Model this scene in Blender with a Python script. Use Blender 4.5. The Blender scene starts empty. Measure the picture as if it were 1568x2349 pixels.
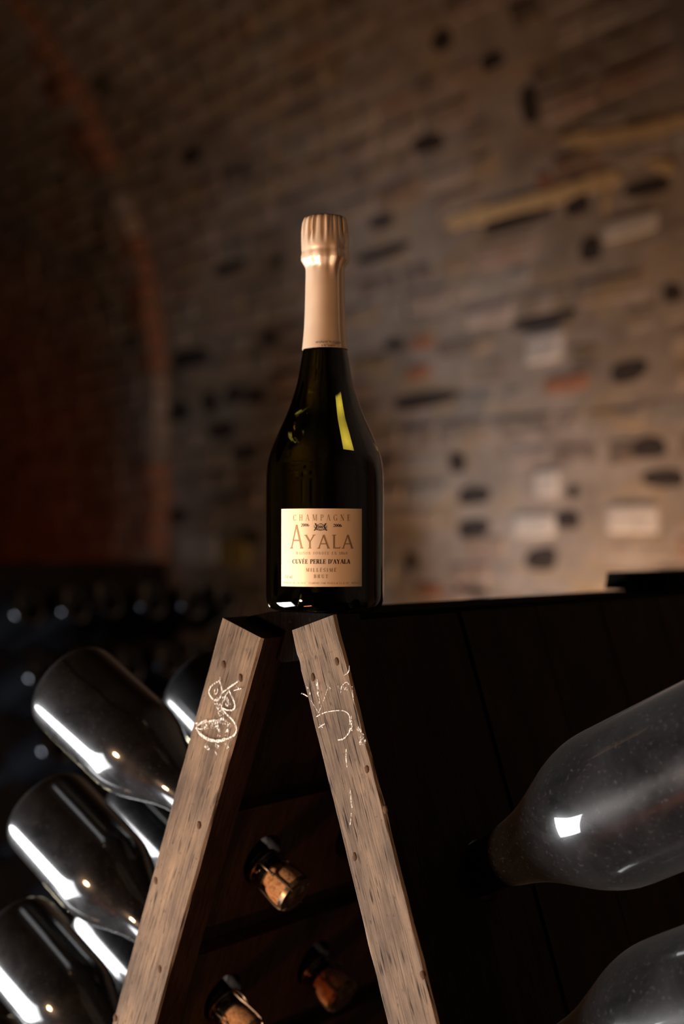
import bpy, math, random
import numpy as np
from mathutils import Vector, Matrix, noise

SC = bpy.context.scene
COL = SC.collection
random.seed(7)

# ------------------------------------------------------------------ camera
FPX = 2349 * 50 / 36                       # focal length in pixels of the 1568x2349 frame
PITCH = math.atan(65.5 / FPX)
EYE = Vector((0, 0, 1.492))
cd = bpy.data.cameras.new('camera')
cam = bpy.data.objects.new('camera', cd); COL.objects.link(cam)
cam.location = EYE
cam.rotation_euler = (math.pi / 2 + PITCH, 0, 0)
cd.sensor_fit = 'VERTICAL'; cd.sensor_height = 36; cd.sensor_width = 24; cd.lens = 50
cd.clip_start = 0.05; cd.clip_end = 60
cd.dof.use_dof = True; cd.dof.focus_distance = 1.0; cd.dof.aperture_fstop = 3.3
SC.camera = cam

# ------------------------------------------------------------------ world, exposure
w = bpy.data.worlds.new('world'); SC.world = w; w.use_nodes = True
w.node_tree.nodes['Background'].inputs[0].default_value = (0.9, 0.75, 0.65, 1)
w.node_tree.nodes['Background'].inputs[1].default_value = 0.003
vs = SC.view_settings
vs.view_transform = 'Standard'; vs.look = 'None'; vs.gamma = 1; vs.use_curve_mapping = False
vs.exposure = 0.0
SC.cycles.caustics_reflective = False
SC.cycles.caustics_refractive = False
SC.cycles.sample_clamp_indirect = 4
SC.cycles.max_bounces = 10
SC.cycles.use_denoising = True

# ------------------------------------------------------------------ lamps
def area(name, loc, target, sx, sy, power, col, spread=180, roll=0):
    l = bpy.data.lights.new(name, 'AREA'); l.shape = 'RECTANGLE'; l.size = sx; l.size_y = sy
    l.energy = power; l.color = col; l.spread = math.radians(spread)
    o = bpy.data.objects.new(name, l); COL.objects.link(o); o.location = loc
    q = (Vector(target) - Vector(loc)).to_track_quat('-Z', 'Y')
    o.rotation_euler = (q.to_matrix() @ Matrix.Rotation(roll, 3, 'Z')).to_euler()
    return o

def bulb(name, loc, power, col, rad):
    l = bpy.data.lights.new(name, 'POINT'); l.energy = power; l.color = col; l.shadow_soft_size = rad
    o = bpy.data.objects.new(name, l); COL.objects.link(o); o.location = loc
    return o

def spot(name, loc, target, power, col, rad, cone, blend):
    l = bpy.data.lights.new(name, 'SPOT'); l.energy = power; l.color = col; l.shadow_soft_size = rad
    l.spot_size = math.radians(cone); l.spot_blend = blend
    o = bpy.data.objects.new(name, l); COL.objects.link(o); o.location = loc
    o.rotation_euler = (Vector(target) - Vector(loc)).to_track_quat('-Z', 'Y').to_euler(); return o

area('key_softbox', (-1.55, 1.10, 0.62), (0.0, 0.95, 1.12), 1.30, 0.62, 31, (0.97, 0.98, 1.0), 84)
area('streak_light', (-0.48, 2.69, 0.985), (0.0, 1.06, 1.50), 0.24, 0.44, .10, (1.0, 0.88, 0.60), 22)  # unseen light added to send a yellow streak through the standing bottle
spot('warm_key_lamp', (-1.24, -0.06, 1.05), (0.0, 1.05, 1.25), 98, (1.0, 0.60, 0.34), 0.09, 48, .5)
spot('wall_lamp', (0.45, 2.85, 0.68), (0.44, 3.95, 1.62), 65, (1.0, 0.70, 0.49), 0.10, 92, 1.0)
area('rack_glint_light', (-1.62, 1.35, 0.50), (-0.50, 3.2, 1.05), 0.55, 0.45, 4.2, (0.80, 0.87, 1.0), 42)  # added unseen light that gives the back rack bottles their glints
area('orange_lamp', (-0.90, -0.05, 0.28), (0.2, 0.95, 1.35), 0.50, 0.07, 1.7, (1.0, 0.22, 0.05), 100)
spot('red_lamp', (-2.4, 3.3, 1.9), (-2.45, 6.6, .75), 15, (1.0, 0.12, 0.03), 0.06, 88, .8)

# ------------------------------------------------------------------ helpers
R_ = Vector((1, 0, 0)); F_ = Vector((0, math.cos(PITCH), math.sin(PITCH))); U_ = Vector((0, -math.sin(PITCH), math.cos(PITCH)))
def ray(x, y): return F_ + R_ * ((x - 784) / FPX) + U_ * ((1174.5 - y) / FPX)
def at(x, y, D): return EYE + ray(x, y) * D
def proj(P):
    v = P - EYE; z = v.dot(F_)
    return 784 + FPX * v.dot(R_) / z, 1174.5 - FPX * v.dot(U_) / z

def mesh(name, vs_, fs, mat=None, parent=None, smooth=None, link=True):
    me = bpy.data.meshes.new(name); me.from_pydata([tuple(v) for v in vs_], [], fs); me.validate(); me.update()
    if mat: me.materials.append(mat)
    if smooth is not None:
        me.polygons.foreach_set('use_smooth', [True] * len(me.polygons))
        if smooth < 180:
            me.set_sharp_from_angle(angle=math.radians(smooth))
    o = bpy.data.objects.new(name, me)
    if link: COL.objects.link(o)
    if parent: o.parent = parent
    return o

def empty(name, loc=(0, 0, 0), rot=(0, 0, 0)):
    o = bpy.data.objects.new(name, None); COL.objects.link(o); o.location = loc; o.rotation_euler = rot
    o.empty_display_size = .05
    return o

def tag(o, label=None, cat=None, group=None, kind=None):
    if label: o['label'] = label
    if cat: o['category'] = cat
    if group: o['group'] = group
    if kind: o['kind'] = kind
    return o

class MB:
    def __init__(s): s.v = []; s.f = []
    def add(s, vs_, fs):
        b = len(s.v); s.v += [Vector(v) for v in vs_]; s.f += [tuple(i + b for i in f) for f in fs]; return s
    def tube(s, pts, r, n=8, cap=True):
        pts = [Vector(p) for p in pts]; rings = []
        for i, p in enumerate(pts):
            t = (pts[min(i + 1, len(pts) - 1)] - pts[max(i - 1, 0)]).normalized()
            a = t.orthogonal().normalized() if i == 0 else (a - t * a.dot(t)).normalized()
            b = t.cross(a); rr = r[i] if isinstance(r, (list, tuple)) else r
            rings.append([p + (a * math.cos(2 * math.pi * k / n) + b * math.sin(2 * math.pi * k / n)) * rr for k in range(n)])
        base = len(s.v)
        for rg in rings: s.v += rg
        for i in range(len(rings) - 1):
            for k in range(n):
                s.f.append((base + i * n + k, base + i * n + (k + 1) % n, base + (i + 1) * n + (k + 1) % n, base + (i + 1) * n + k))
        if cap:
            s.f.append(tuple(base + k for k in range(n))[::-1]); s.f.append(tuple(base + (len(rings) - 1) * n + k for k in range(n)))
        return s
    def build(s, name, mat, parent=None, smooth=None): return mesh(name, s.v, s.f, mat, parent, smooth)

def lathe(prof, n=64, disp=None):
    """prof: list of (r, z) from bottom to top; axis Z; closed at ends if r==0"""
    v = []; f = []; idx = []
    for i, (r, z) in enumerate(prof):
        if r < 1e-6:
            idx.append([len(v)] * n); v.append(Vector((0, 0, z)))
        else:
            row = []
            for k in range(n):
                a = 2 * math.pi * k / n
                rr = r + (disp(a, z, r) if disp else 0)
                row.append(len(v)); v.append(Vector((rr * math.cos(a), rr * math.sin(a), z)))
            idx.append(row)
    for i in range(len(prof) - 1):
        A, B = idx[i], idx[i + 1]
        for k in range(n):
            q = [A[k], A[(k + 1) % n], B[(k + 1) % n], B[k]]
            q = [x for j, x in enumerate(q) if x not in q[:j]]
            if len(q) > 2: f.append(tuple(q))
    return v, f

def interp(tab, x):
    return float(np.interp(x, [t[0] for t in tab], [t[1] for t in tab]))
def spline(tab, m=5):
    """Catmull-Rom resample of (r,z) points"""
    P = [np.array(t, float) for t in tab]; out = []
    for i in range(len(P) - 1):
        p0, p1, p2, p3 = P[max(i - 1, 0)], P[i], P[i + 1], P[min(i + 2, len(P) - 1)]
        for k in range(m):
            t = k / m
            q = .5 * ((2 * p1) + (-p0 + p2) * t + (2 * p0 - 5 * p1 + 4 * p2 - p3) * t * t + (-p0 + 3 * p1 - 3 * p2 + p3) * t ** 3)
            out.append((max(float(q[0]), 0.0005), float(q[1])))
    out.append(tuple(P[-1])); return out

# ------------------------------------------------------------------ materials
def new_mat(name):
    m = bpy.data.materials.new(name); m.use_nodes = True
    nt = m.node_tree; nt.nodes.clear()
    out = nt.nodes.new('ShaderNodeOutputMaterial'); bs = nt.nodes.new('ShaderNodeBsdfPrincipled')
    nt.links.new(bs.outputs[0], out.inputs[0])
    return m, nt, bs, out
def node(nt, t, **kw):
    n = nt.nodes.new(t)
    for k, v in kw.items():
        if k.startswith('i_'): n.inputs[k[2:].replace('_', ' ')].default_value = v
        else: setattr(n, k, v)
    return n
def ramp(nt, fac, stops):
    r = nt.nodes.new('ShaderNodeValToRGB'); e = r.color_ramp.elements
    while len(e) < len(stops): e.new(.5)
    for el, (p, c) in zip(e, stops):
        el.position = p; el.color = (c, c, c, 1) if isinstance(c, (int, float)) else (*c, 1)
    nt.links.new(fac, r.inputs[0]); return r.outputs[0]
def mixc(nt, fac, a, b, mode='MIX'):
    m = nt.nodes.new('ShaderNodeMix'); m.data_type = 'RGBA'; m.blend_type = mode
    for sock, v in ((m.inputs[0], fac), (m.inputs[6], a), (m.inputs[7], b)):
        if hasattr(v, 'is_linked'): nt.links.new(v, sock)
        elif isinstance(v, (int, float)): sock.default_value = v
        else: sock.default_value = (*v, 1)
    return m.outputs[2]
def coords(nt, kind='Object', rot=(0, 0, 0), scale=(1, 1, 1)):
    tc = nt.nodes.new('ShaderNodeTexCoord'); m1 = nt.nodes.new('ShaderNodeMapping'); m2 = nt.nodes.new('ShaderNodeMapping')
    m1.inputs['Rotation'].default_value = rot; m2.inputs['Scale'].default_value = scale
    nt.links.new(tc.outputs[kind], m1.inputs[0]); nt.links.new(m1.outputs[0], m2.inputs[0]); return m2.outputs[0]
def nz(nt, vec, scale, detail=4, rough=.55, dist=0):
    n = nt.nodes.new('ShaderNodeTexNoise'); n.inputs['Scale'].default_value = scale; n.inputs['Detail'].default_value = detail
    n.inputs['Roughness'].default_value = rough; n.inputs['Distortion'].default_value = dist
    nt.links.new(vec, n.inputs['Vector']); return n.outputs[0]
def bump(nt, bs, h, strength, dist):
    b = nt.nodes.new('ShaderNodeBump'); b.inputs['Strength'].default_value = strength; b.inputs['Distance'].default_value = dist
    nt.links.new(h, b.inputs['Height']); nt.links.new(b.outputs[0], bs.inputs['Normal'])
def simple(name, col, rough=.5, metal=0, **kw):
    m, nt, bs, out = new_mat(name)
    bs.inputs['Base Color'].default_value = (*col, 1); bs.inputs['Roughness'].default_value = rough; bs.inputs['Metallic'].default_value = metal
    for k, v in kw.items(): bs.inputs[k.replace('_', ' ')].default_value = v
    return m

def wood(name, tilt, c_dark, c_mid, c_light, pore=.6, rough=.8, spec=.06):
    """old oak, grain along the board; tilt = lean of the board about the rack's Y axis"""
    m, nt, bs, out = new_mat(name)
    v = coords(nt, 'Object', (0, tilt, 0), (1, 1, 1))
    def sc(s):
        mp = nt.nodes.new('ShaderNodeMapping'); mp.inputs['Scale'].default_value = s; nt.links.new(v, mp.inputs[0]); return mp.outputs[0]
    big = nz(nt, sc((34, 34, 11)), 1.3, 7, .62)
    grain = nz(nt, sc((900, 900, 14)), 1, 4, .7, .6)
    fine = nz(nt, sc((1700, 1700, 70)), 1, 2, .5)
    poren = nz(nt, sc((560, 560, 42)), 1, 1.5, .5)
    base = ramp(nt, big, [(.25, c_dark), (.5, c_mid), (.76, c_light)])
    g = ramp(nt, grain, [(.3, .45), (.52, 1.0), (.72, 1.3)])
    c = mixc(nt, 1.0, base, g, 'MULTIPLY')
    p = ramp(nt, poren, [(.30, 0.0), (.40, 1.0)])
    c2 = mixc(nt, p, mixc(nt, pore, c, (.012, .008, .006)), c)
    spots = nz(nt, sc((330, 330, 170)), 1, 2, .5)
    sp = ramp(nt, spots, [(.27, 0.0), (.36, 1.0)])
    c3 = mixc(nt, sp, mixc(nt, .55, c2, (.02, .014, .011)), c2)
    nt.links.new(c3, bs.inputs['Base Color']); bs.inputs['Roughness'].default_value = rough
    bs.inputs['Specular IOR Level'].default_value = spec
    h = mixc(nt, .5, g, p); h = mixc(nt, .25, h, fine)
    bump(nt, bs, h, .55, .0006)
    return m

TL, TR = math.radians(19.6), math.radians(17.8)     # lean of the two leaves of the rack
M = {}
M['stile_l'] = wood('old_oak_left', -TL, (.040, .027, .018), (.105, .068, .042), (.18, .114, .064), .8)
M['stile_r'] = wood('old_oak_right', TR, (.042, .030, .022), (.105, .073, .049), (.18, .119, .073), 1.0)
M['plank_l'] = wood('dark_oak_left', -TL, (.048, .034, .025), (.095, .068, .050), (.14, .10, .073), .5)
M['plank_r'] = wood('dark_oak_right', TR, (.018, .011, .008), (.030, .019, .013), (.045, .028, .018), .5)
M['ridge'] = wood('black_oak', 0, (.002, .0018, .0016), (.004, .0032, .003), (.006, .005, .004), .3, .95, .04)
M['nail'] = simple('rusty_nail', (.055, .032, .020), .9, 0, Specular_IOR_Level=.0)
M['iron'] = simple('iron', (.05, .045, .04), .5, .8)
M['wire'] = simple('steel_wire', (.22, .20, .19), .4, 1.0)
M['foil_black'] = simple('print_black', (.012, .012, .014), .5)
M['print_gold'] = simple('print_gold', (.30, .19, .095), .4, .3)
M['print_pale'] = simple('print_pale', (.48, .34, .21), .4, .3)

def m_glass():
    m, nt, bs, out = new_mat('olive_glass')
    bs.inputs['Base Color'].default_value = (.028, .023, .003, 1); bs.inputs['Roughness'].default_value = .01
    bs.inputs['IOR'].default_value = 1.45; bs.inputs['Transmission Weight'].default_value = 1
    return m
M['glass'] = m_glass()
def m_dusty():
    m, nt, bs, out = new_mat('dusty_dark_glass')
    v = coords(nt, 'Object', scale=(1, 1, 1))
    n1 = nz(nt, v, 28, 6, .65, .8); n2 = nz(nt, v, 420, 3, .6)
    d = ramp(nt, n1, [(.35, 0.0), (.7, 1.0)]); s = ramp(nt, n2, [(.60, 0.0), (.72, 1.0)])
    c = mixc(nt, d, (.003, .003, .0034), (.010, .0098, .010)); c = mixc(nt, s, c, mixc(nt, .5, c, (.045, .044, .043)))
    nt.links.new(c, bs.inputs['Base Color'])
    r = ramp(nt, n1, [(.3, .20), (.7, .34)]); nt.links.new(r, bs.inputs['Roughness'])
    bs.inputs['Specular IOR Level'].default_value = .12
    bs.inputs['Coat Weight'].default_value = .85; bs.inputs['Coat Roughness'].default_value = .035
    bs.inputs['Sheen Weight'].default_value = .03; bs.inputs['Sheen Roughness'].default_value = .5
    return m
M['dusty'] = m_dusty()
def m_cork():
    m, nt, bs, out = new_mat('cork')
    v = coords(nt); n1 = nz(nt, v, 350, 4, .6)
    nt.links.new(ramp(nt, n1, [(.3, (.22, .11, .05)), (.5, (.55, .33, .18)), (.7, (.68, .45, .27))]), bs.inputs['Base Color'])
    bs.inputs['Roughness'].default_value = .8; bump(nt, bs, n1, .4, .0006); return m
M['cork'] = m_cork()
def m_cap():
    m, nt, bs, out = new_mat('tarnished_cap')
    v = coords(nt); n1 = nz(nt, v, 300, 4, .6)
    nt.links.new(ramp(nt, n1, [(.3, (.10, .075, .045)), (.7, (.34, .27, .18))]), bs.inputs['Base Color'])
    bs.inputs['Roughness'].default_value = .38; bs.inputs['Metallic'].default_value = .8; return m
M['cap'] = m_cap()
def m_foil():
    m, nt, bs, out = new_mat('peach_foil')
    v = coords(nt); n1 = nz(nt, v, 60, 3, .5)
    nt.links.new(ramp(nt, n1, [(.3, (.74, .53, .35)), (.7, (.82, .60, .41))]), bs.inputs['Base Color'])
    bs.inputs['Roughness'].default_value = .34; bs.inputs['Metallic'].default_value = .45
    n2 = nz(nt, v, 900, 2, .5); bump(nt, bs, n2, .08, .0003); return m
M['foil'] = m_foil()
def m_paper():
    m, nt, bs, out = new_mat('pearl_paper')
    v = coords(nt); n1 = nz(nt, v, 900, 2, .5)
    bs.inputs['Base Color'].default_value = (.80, .60, .40, 1)
    bs.inputs['Roughness'].default_value = .38; bs.inputs['Metallic'].default_value = .25
    bs.inputs['Sheen Weight'].default_value = .2
    bs.inputs['Thin Film Thickness'].default_value = 420
    bs.inputs['Thin Film IOR'].default_value = 1.45
    bump(nt, bs, n1, .05, .0002); return m
M['paper'] = m_paper()
def m_chalk():
    m, nt, bs, out = new_mat('chalk')
    bs.inputs['Base Color'].default_value = (.62, .56, .47, 1); bs.inputs['Roughness'].default_value = .95
    v = coords(nt, scale=(1, 1, .55)); n1 = nz(nt, v, 900, 3, .7)
    t = nt.nodes.new('ShaderNodeBsdfTransparent'); mx = nt.nodes.new('ShaderNodeMixShader')
    nt.links.new(ramp(nt, n1, [(.38, 0.0), (.60, .95)]), mx.inputs[0]); nt.links.new(t.outputs[0], mx.inputs[1]); nt.links.new(bs.outputs[0], mx.inputs[2])
    nt.links.new(mx.outputs[0], out.inputs[0]); return m
M['chalk'] = m_chalk()
def m_chalk2():
    m = M['chalk'].copy(); m.name = 'chalk_faint'
    for n in m.node_tree.nodes:
        if n.type == 'VALTORGB': n.color_ramp.elements[0].position = .50; n.color_ramp.elements[1].position = .66
    return m
M['chalk2'] = m_chalk2()

BRICK = [(.0, (.10, .07, .05)), (.12, (.38, .26, .19)), (.26, (.24, .17, .12)), (.40, (.47, .36, .29)), (.54, (.34, .18, .11)), (.68, (.33, .29, .24)), (.82, (.42, .28, .18)), (.92, (.22, .19, .155)), (1.0, (.52, .42, .34))]
def weather(nt, c, g, amt=.6):
    """blotches of lime, ochre and soot that run over bricks and joints alike"""
    mp = nt.nodes.new('ShaderNodeMapping'); mp.inputs['Scale'].default_value = (1, 1, 2.2); nt.links.new(g, mp.inputs[0]); v = mp.outputs[0]
    n1 = nz(nt, v, 3.4, 7, .68, .5); n2 = nz(nt, v, 6.5, 6, .66, .4); n3 = nz(nt, v, 11, 5, .62)
    c = mixc(nt, ramp(nt, n1, [(.50, 0.0), (.60, amt)]), c, (.42, .27, .13))
    c = mixc(nt, ramp(nt, n2, [(.54, 0.0), (.66, amt)]), c, (.50, .38, .32))
    c = mixc(nt, ramp(nt, n2, [(.30, amt * 1.1), (.42, 0.0)]), c, (.15, .095, .065))
    return mixc(nt, ramp(nt, n3, [(.30, amt), (.40, 0.0)]), c, (.22, .19, .155))
def m_brick(name, island=False, fixed=None):
    m, nt, bs, out = new_mat(name)
    v = coords(nt, 'Object')
    if fixed is None:
        if island: rnd = nt.nodes.new('ShaderNodeNewGeometry').outputs['Random Per Island']
        else: rnd = nt.nodes.new('ShaderNodeObjectInfo').outputs['Random']
        base = ramp(nt, rnd, BRICK)
    else: base = fixed
    g = nt.nodes.new('ShaderNodeNewGeometry').outputs['Position']
    n1 = nz(nt, g, 9, 6, .65); n2 = nz(nt, g, 60, 3, .6)
    c = mixc(nt, ramp(nt, n1, [(.48, 0.0), (.66, .75)]), base, (.40, .315, .25) if fixed is None else fixed)
    if fixed is None:
        n3 = nz(nt, g, 2.6, 4, .6); c = mixc(nt, 1, c, ramp(nt, n3, [(.32, .62), (.5, 1.0), (.68, 1.25)]), 'MULTIPLY')
    c = mixc(nt, 1, c, ramp(nt, n2, [(.3, .75), (.7, 1.15)]), 'MULTIPLY')
    if fixed is None: c = weather(nt, c, g, .6)
    nt.links.new(c, bs.inputs['Base Color']); bs.inputs['Roughness'].default_value = .9
    bump(nt, bs, n2, .5, .006); return m
M['brick'] = m_brick('brick'); M['brick_i'] = m_brick('brick_far', True)
M['pit_dark'] = m_brick('pit_shade', fixed=(.045, .030, .024))  # shade inside missing-brick pits, put into a near-black colour
M['brick_pale'] = m_brick('brick_pale', fixed=(.60, .50, .42))
M['brick_yellow'] = m_brick('brick_ochre', fixed=(.50, .34, .10))
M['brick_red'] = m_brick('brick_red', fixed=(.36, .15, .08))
def m_mortar():
    m, nt, bs, out = new_mat('lime_mortar')
    g = nt.nodes.new('ShaderNodeNewGeometry').outputs['Position']
    n1 = nz(nt, g, 5, 6, .65); n2 = nz(nt, g, 70, 3, .6)
    nt.links.new(weather(nt, ramp(nt, n1, [(.35, (.24, .18, .135)), (.6, (.38, .29, .225))]), g, .5), bs.inputs['Base Color'])
    bs.inputs['Roughness'].default_value = .95; bump(nt, bs, n2, .4, .006); return m
M['mortar'] = m_mortar()
M['mortar_band'] = m_brick('lime_render', fixed=(.68, .45, .22))
def m_floor():
    m, nt, bs, out = new_mat('chalk_floor')
    g = nt.nodes.new('ShaderNodeNewGeometry').outputs['Position']; n1 = nz(nt, g, 3, 6, .6)
    nt.links.new(ramp(nt, n1, [(.3, (.05, .04, .033)), (.7, (.10, .08, .066))]), bs.inputs['Base Color'])
    bs.inputs['Roughness'].default_value = .85; return m
M['floor'] = m_floor()

# ------------------------------------------------------------------ vaulted cellar
WD = Vector((-.556, .831, 0)).normalized(); WM = Vector((-WD.y, WD.x, 0))    # along the wall / into the cellar
WO = Vector((.714, 3.5, 0)); Z0, RV = 2.0, 2.2
S_ARRIS, PROUD = 2.52, .07
def wallp(s, q, off=0.0):
    if q <= Z0: return WO + WD * s + WM * off + Vector((0, 0, q))
    a = (q - Z0) / RV
    nrm = WM * math.cos(a) - Vector((0, 0, math.sin(a)))
    return WO + WD * s + WM * RV - WM * (RV * math.cos(a)) + Vector((0, 0, Z0 + RV * math.sin(a))) + nrm * off
def walln(q):
    a = max(0, q - Z0) / RV
    return (WM * math.cos(a) - Vector((0, 0, math.sin(a)))).normalized()
def px2wall(x, y, off=0.0):
    """the wall point (s, q) seen at a pixel"""
    r = ray(x, y); lo = None
    t = 1.0
    def f(t):
        P = EYE + r * t; d = (P - WO).dot(WM)
        if P.z <= Z0: return d - off
        h = P.z - Z0; dd = RV - d
        return RV - off - math.hypot(h, dd) if True else 0
    while f(t) > 0 and t < 30: t += .02
    P = EYE + r * t; s = (P - WO).dot(WD)
    if P.z <= Z0: return s, P.z
    return s, Z0 + RV * math.atan2(P.z - Z0, RV - (P - WO).dot(WM))

def shell(name, s0, s1, q0, q1, off, mat, ns, nq):
    v = []; f = []
    for i in range(ns + 1):
        for j in range(nq + 1):
            s = s0 + (s1 - s0) * i / ns; q = q0 + (q1 - q0) * j / nq
            v.append(wallp(s, q, off + .004 * noise.noise(Vector((s * 7, q * 7, 1)))))
    n1 = len(v)
    for i in range(ns + 1):
        for j in range(nq + 1):
            s = s0 + (s1 - s0) * i / ns; q = q0 + (q1 - q0) * j / nq
            v.append(wallp(s, q, off - .25))
    for b, fl in ((0, 1), (n1, 0)):
        for i in range(ns):
            for j in range(nq):
                a = b + i * (nq + 1) + j; q = (a, a + nq + 1, a + nq + 2, a + 1)
                f.append(q if not fl else q[::-1])
    def edge(idx):
        for a, b in zip(idx[:-1], idx[1:]): f.append((a, b, b + n1, a + n1))
    edge([j for j in range(nq + 1)]); edge([ns * (nq + 1) + j for j in range(nq + 1)])
    edge([i * (nq + 1) for i in range(ns + 1)]); edge([i * (nq + 1) + nq for i in range(ns + 1)])
    return mesh(name, v, f, mat)
QMAX = Z0 + RV * math.radians(62)
wall_r = tag(shell('wall_right', -5.0, S_ARRIS, 0, QMAX, 0, M['mortar'], 60, 60), kind='structure')
wall_f = tag(shell('wall_far', S_ARRIS, 6.5, 0, QMAX, PROUD, M['mortar'], 40, 60), kind='structure')
ceil = tag(shell('ceiling', -5.0, 6.5, QMAX, Z0 + RV * math.pi, 0, M['mortar'], 20, 40), kind='structure')
def slab(name, pts, z0, z1, mat):
    n = len(pts); v = [(p.x, p.y, z0) for p in pts] + [(p.x, p.y, z1) for p in pts]
    f = [tuple(range(n))[::-1], tuple(range(n, 2 * n))] + [(i, (i + 1) % n, (i + 1) % n + n, i + n) for i in range(n)]
    return mesh(name, v, f, mat)
def gp(s, off): return WO + WD * s + WM * off
tag(slab('floor', [gp(-5, -.2), gp(-5, 4.6), gp(6.5, 4.6), gp(6.5, -.2)], -.1, 0, M['floor']), kind='structure')
tag(slab('wall_left', [gp(-5, 4.4), gp(-5, 4.65), gp(6.5, 4.65), gp(6.5, 4.4)], 0, Z0, M['mortar']), kind='structure')
tag(slab('wall_back', [gp(-5.2, -.2), gp(-5.2, 4.6), gp(-5, 4.6), gp(-5, -.2)], 0, 4.3, M['mortar']), kind='structure')
tag(slab('wall_end', [gp(6.5, -.2), gp(6.5, 4.6), gp(6.7, 4.6), gp(6.7, -.2)], 0, 4.3, M['mortar']), kind='structure')

# brick templates: unit brick in local (x along, y out of the wall, z up), origin on the wall face
def brick_geo(w_, h_, d_, out, jit, seed):
    rnd = random.Random(seed); j = lambda a: rnd.uniform(-a, a)
    c = .007 + rnd.random() * .006; a, b = w_ / 2, h_ / 2
    v = []
    for (y, k) in ((-d_, 0), (out - c * .8, 0), (out, c)):
        for sx, sz in ((-1, -1), (1, -1), (1, 1), (-1, 1)):
            v.append((sx * (a - k) + (j(jit) if y > -d_ else 0), y + (j(.002) if y > 0 else 0), sz * (b - k) + (j(jit) if y > -d_ else 0)))
    # y is out of wall here
    f = [(0, 1, 5, 4), (1, 2, 6, 5), (2, 3, 7, 6), (3, 0, 4, 7), (4, 5, 9, 8), (5, 6, 10, 9), (6, 7, 11, 10), (7, 4, 8, 11), (8, 9, 10, 11), (3, 2, 1, 0)]
    return v, f
def wall_matrix(s, q, off):
    n = walln(q); x = -WD; z = x.cross(n).normalized()
    if z.z < 0: z = -z
    x = n.cross(z).normalized()      # right-handed x,y=n,z
    m = Matrix((x, n, z)).transposed().to_4x4(); m.translation = wallp(s, q, off)
    return m
BW, BH = .205, .066
tmpl = {}
for kind, w_ in (('full', BW), ('half', BW * .5), ('long', BW * 1.22), ('mid', BW * .78)):
    tmpl[kind] = []
    for k in range(4):
        v, f = brick_geo(w_, BH * (0.92 + .05 * k), .05, .007, .004, hash((len(kind), k)) % 999)
        me = bpy.data.meshes.new('brick'); me.from_pydata(v, [], f); me.materials.append(M['brick']); tmpl[kind].append((me, w_, v, f))

# special stones and painted dark pits seen in the photograph: (x, y, width, height in pixels, material)
SPECIAL = [(435, 822, 105, 32, 'd'), (400, 945, 78, 42, 'd'), (483, 922, 38, 42, 'd'), (541, 905, 38, 30, 'd'), (590, 910, 50, 32, 'd'),
 (508, 988, 70, 30, 'd'), (622, 776, 52, 24, 'd'), (525, 612, 80, 30, 'd'), (572, 1235, 50, 34, 'd'), (408, 1184, 50, 32, 'd'),
 (1250, 735, 165, 28, 'd'), (975, 918, 150, 30, 'd'), (1447, 852, 88, 44, 'd'), (1487, 1027, 78, 44, 'd'), (1528, 1098, 95, 34, 'd'),
 (1052, 1060, 42, 40, 'd'), (1092, 1137, 74, 36, 'd'), (1090, 1213, 74, 36, 'd'), (1308, 1192, 55, 38, 'd'), (1243, 1282, 84, 42, 'd'),
 (951, 1287, 38, 36, 'd'), (912, 791, 46, 24, 'd'), (1080, 1352, 85, 22, 'd'), (1545, 672, 52, 32, 'd'), (1330, 470, 74, 38, 'd'),
 (1185, 503, 160, 40, 'd'), (1360, 572, 60, 46, 'd'), (1217, 240, 48, 76, 'd'), (985, 325, 72, 40, 'd'), (880, 580, 150, 24, 'd'),
 (940, 712, 20, 36, 'd'), (880, 507, 62, 24, 'd'), (1490, 430, 120, 32, 'd'), (565, 1040, 70, 26, 'd'), (640, 600, 40, 22, 'd'), (445, 355, 60, 36, 'd'), (1130, 140, 60, 36, 'd'), (1020, 90, 60, 40, 'd'),
 (1320, 1128, 30, 26, 'd'), (1455, 1190, 118, 54, 'p'), (1255, 797, 84, 54, 'p'), (1225, 1205, 90, 42, 'p'), (1258, 1108, 60, 46, 'p'),
 (455, 1258, 92, 52, 'p'), (1450, 520, 120, 36, 'p'), (545, 1268, 66, 52, 'y'), (1255, 415, 34, 26, 'r'), (985, 1355, 56, 24, 'r'), (960, 855, 56, 26, 'r'), (970, 785, 50, 24, 'r'), (1300, 880, 100, 28, 'r')]
spec = []
for (x, y, pw, ph, k) in SPECIAL:
    s, q = px2wall(x, y); s2, q2 = px2wall(x + pw / 2, y); s3, q3 = px2wall(x - pw / 2, y)
    s4, q4 = px2wall(x, y - ph / 2); s5, q5 = px2wall(x, y + ph / 2)
    ww = abs(s3 - s2); hh = abs(q4 - q5) * 1.3; spec.append((s, q, ww, hh, k))

def blocked(s, q, w_):
    return any(abs(s - a) < (ww + w_) * .5 - .02 and abs(q - b) < (hh + BH) * .5 - .012 for a, b, ww, hh, k in spec)

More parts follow.
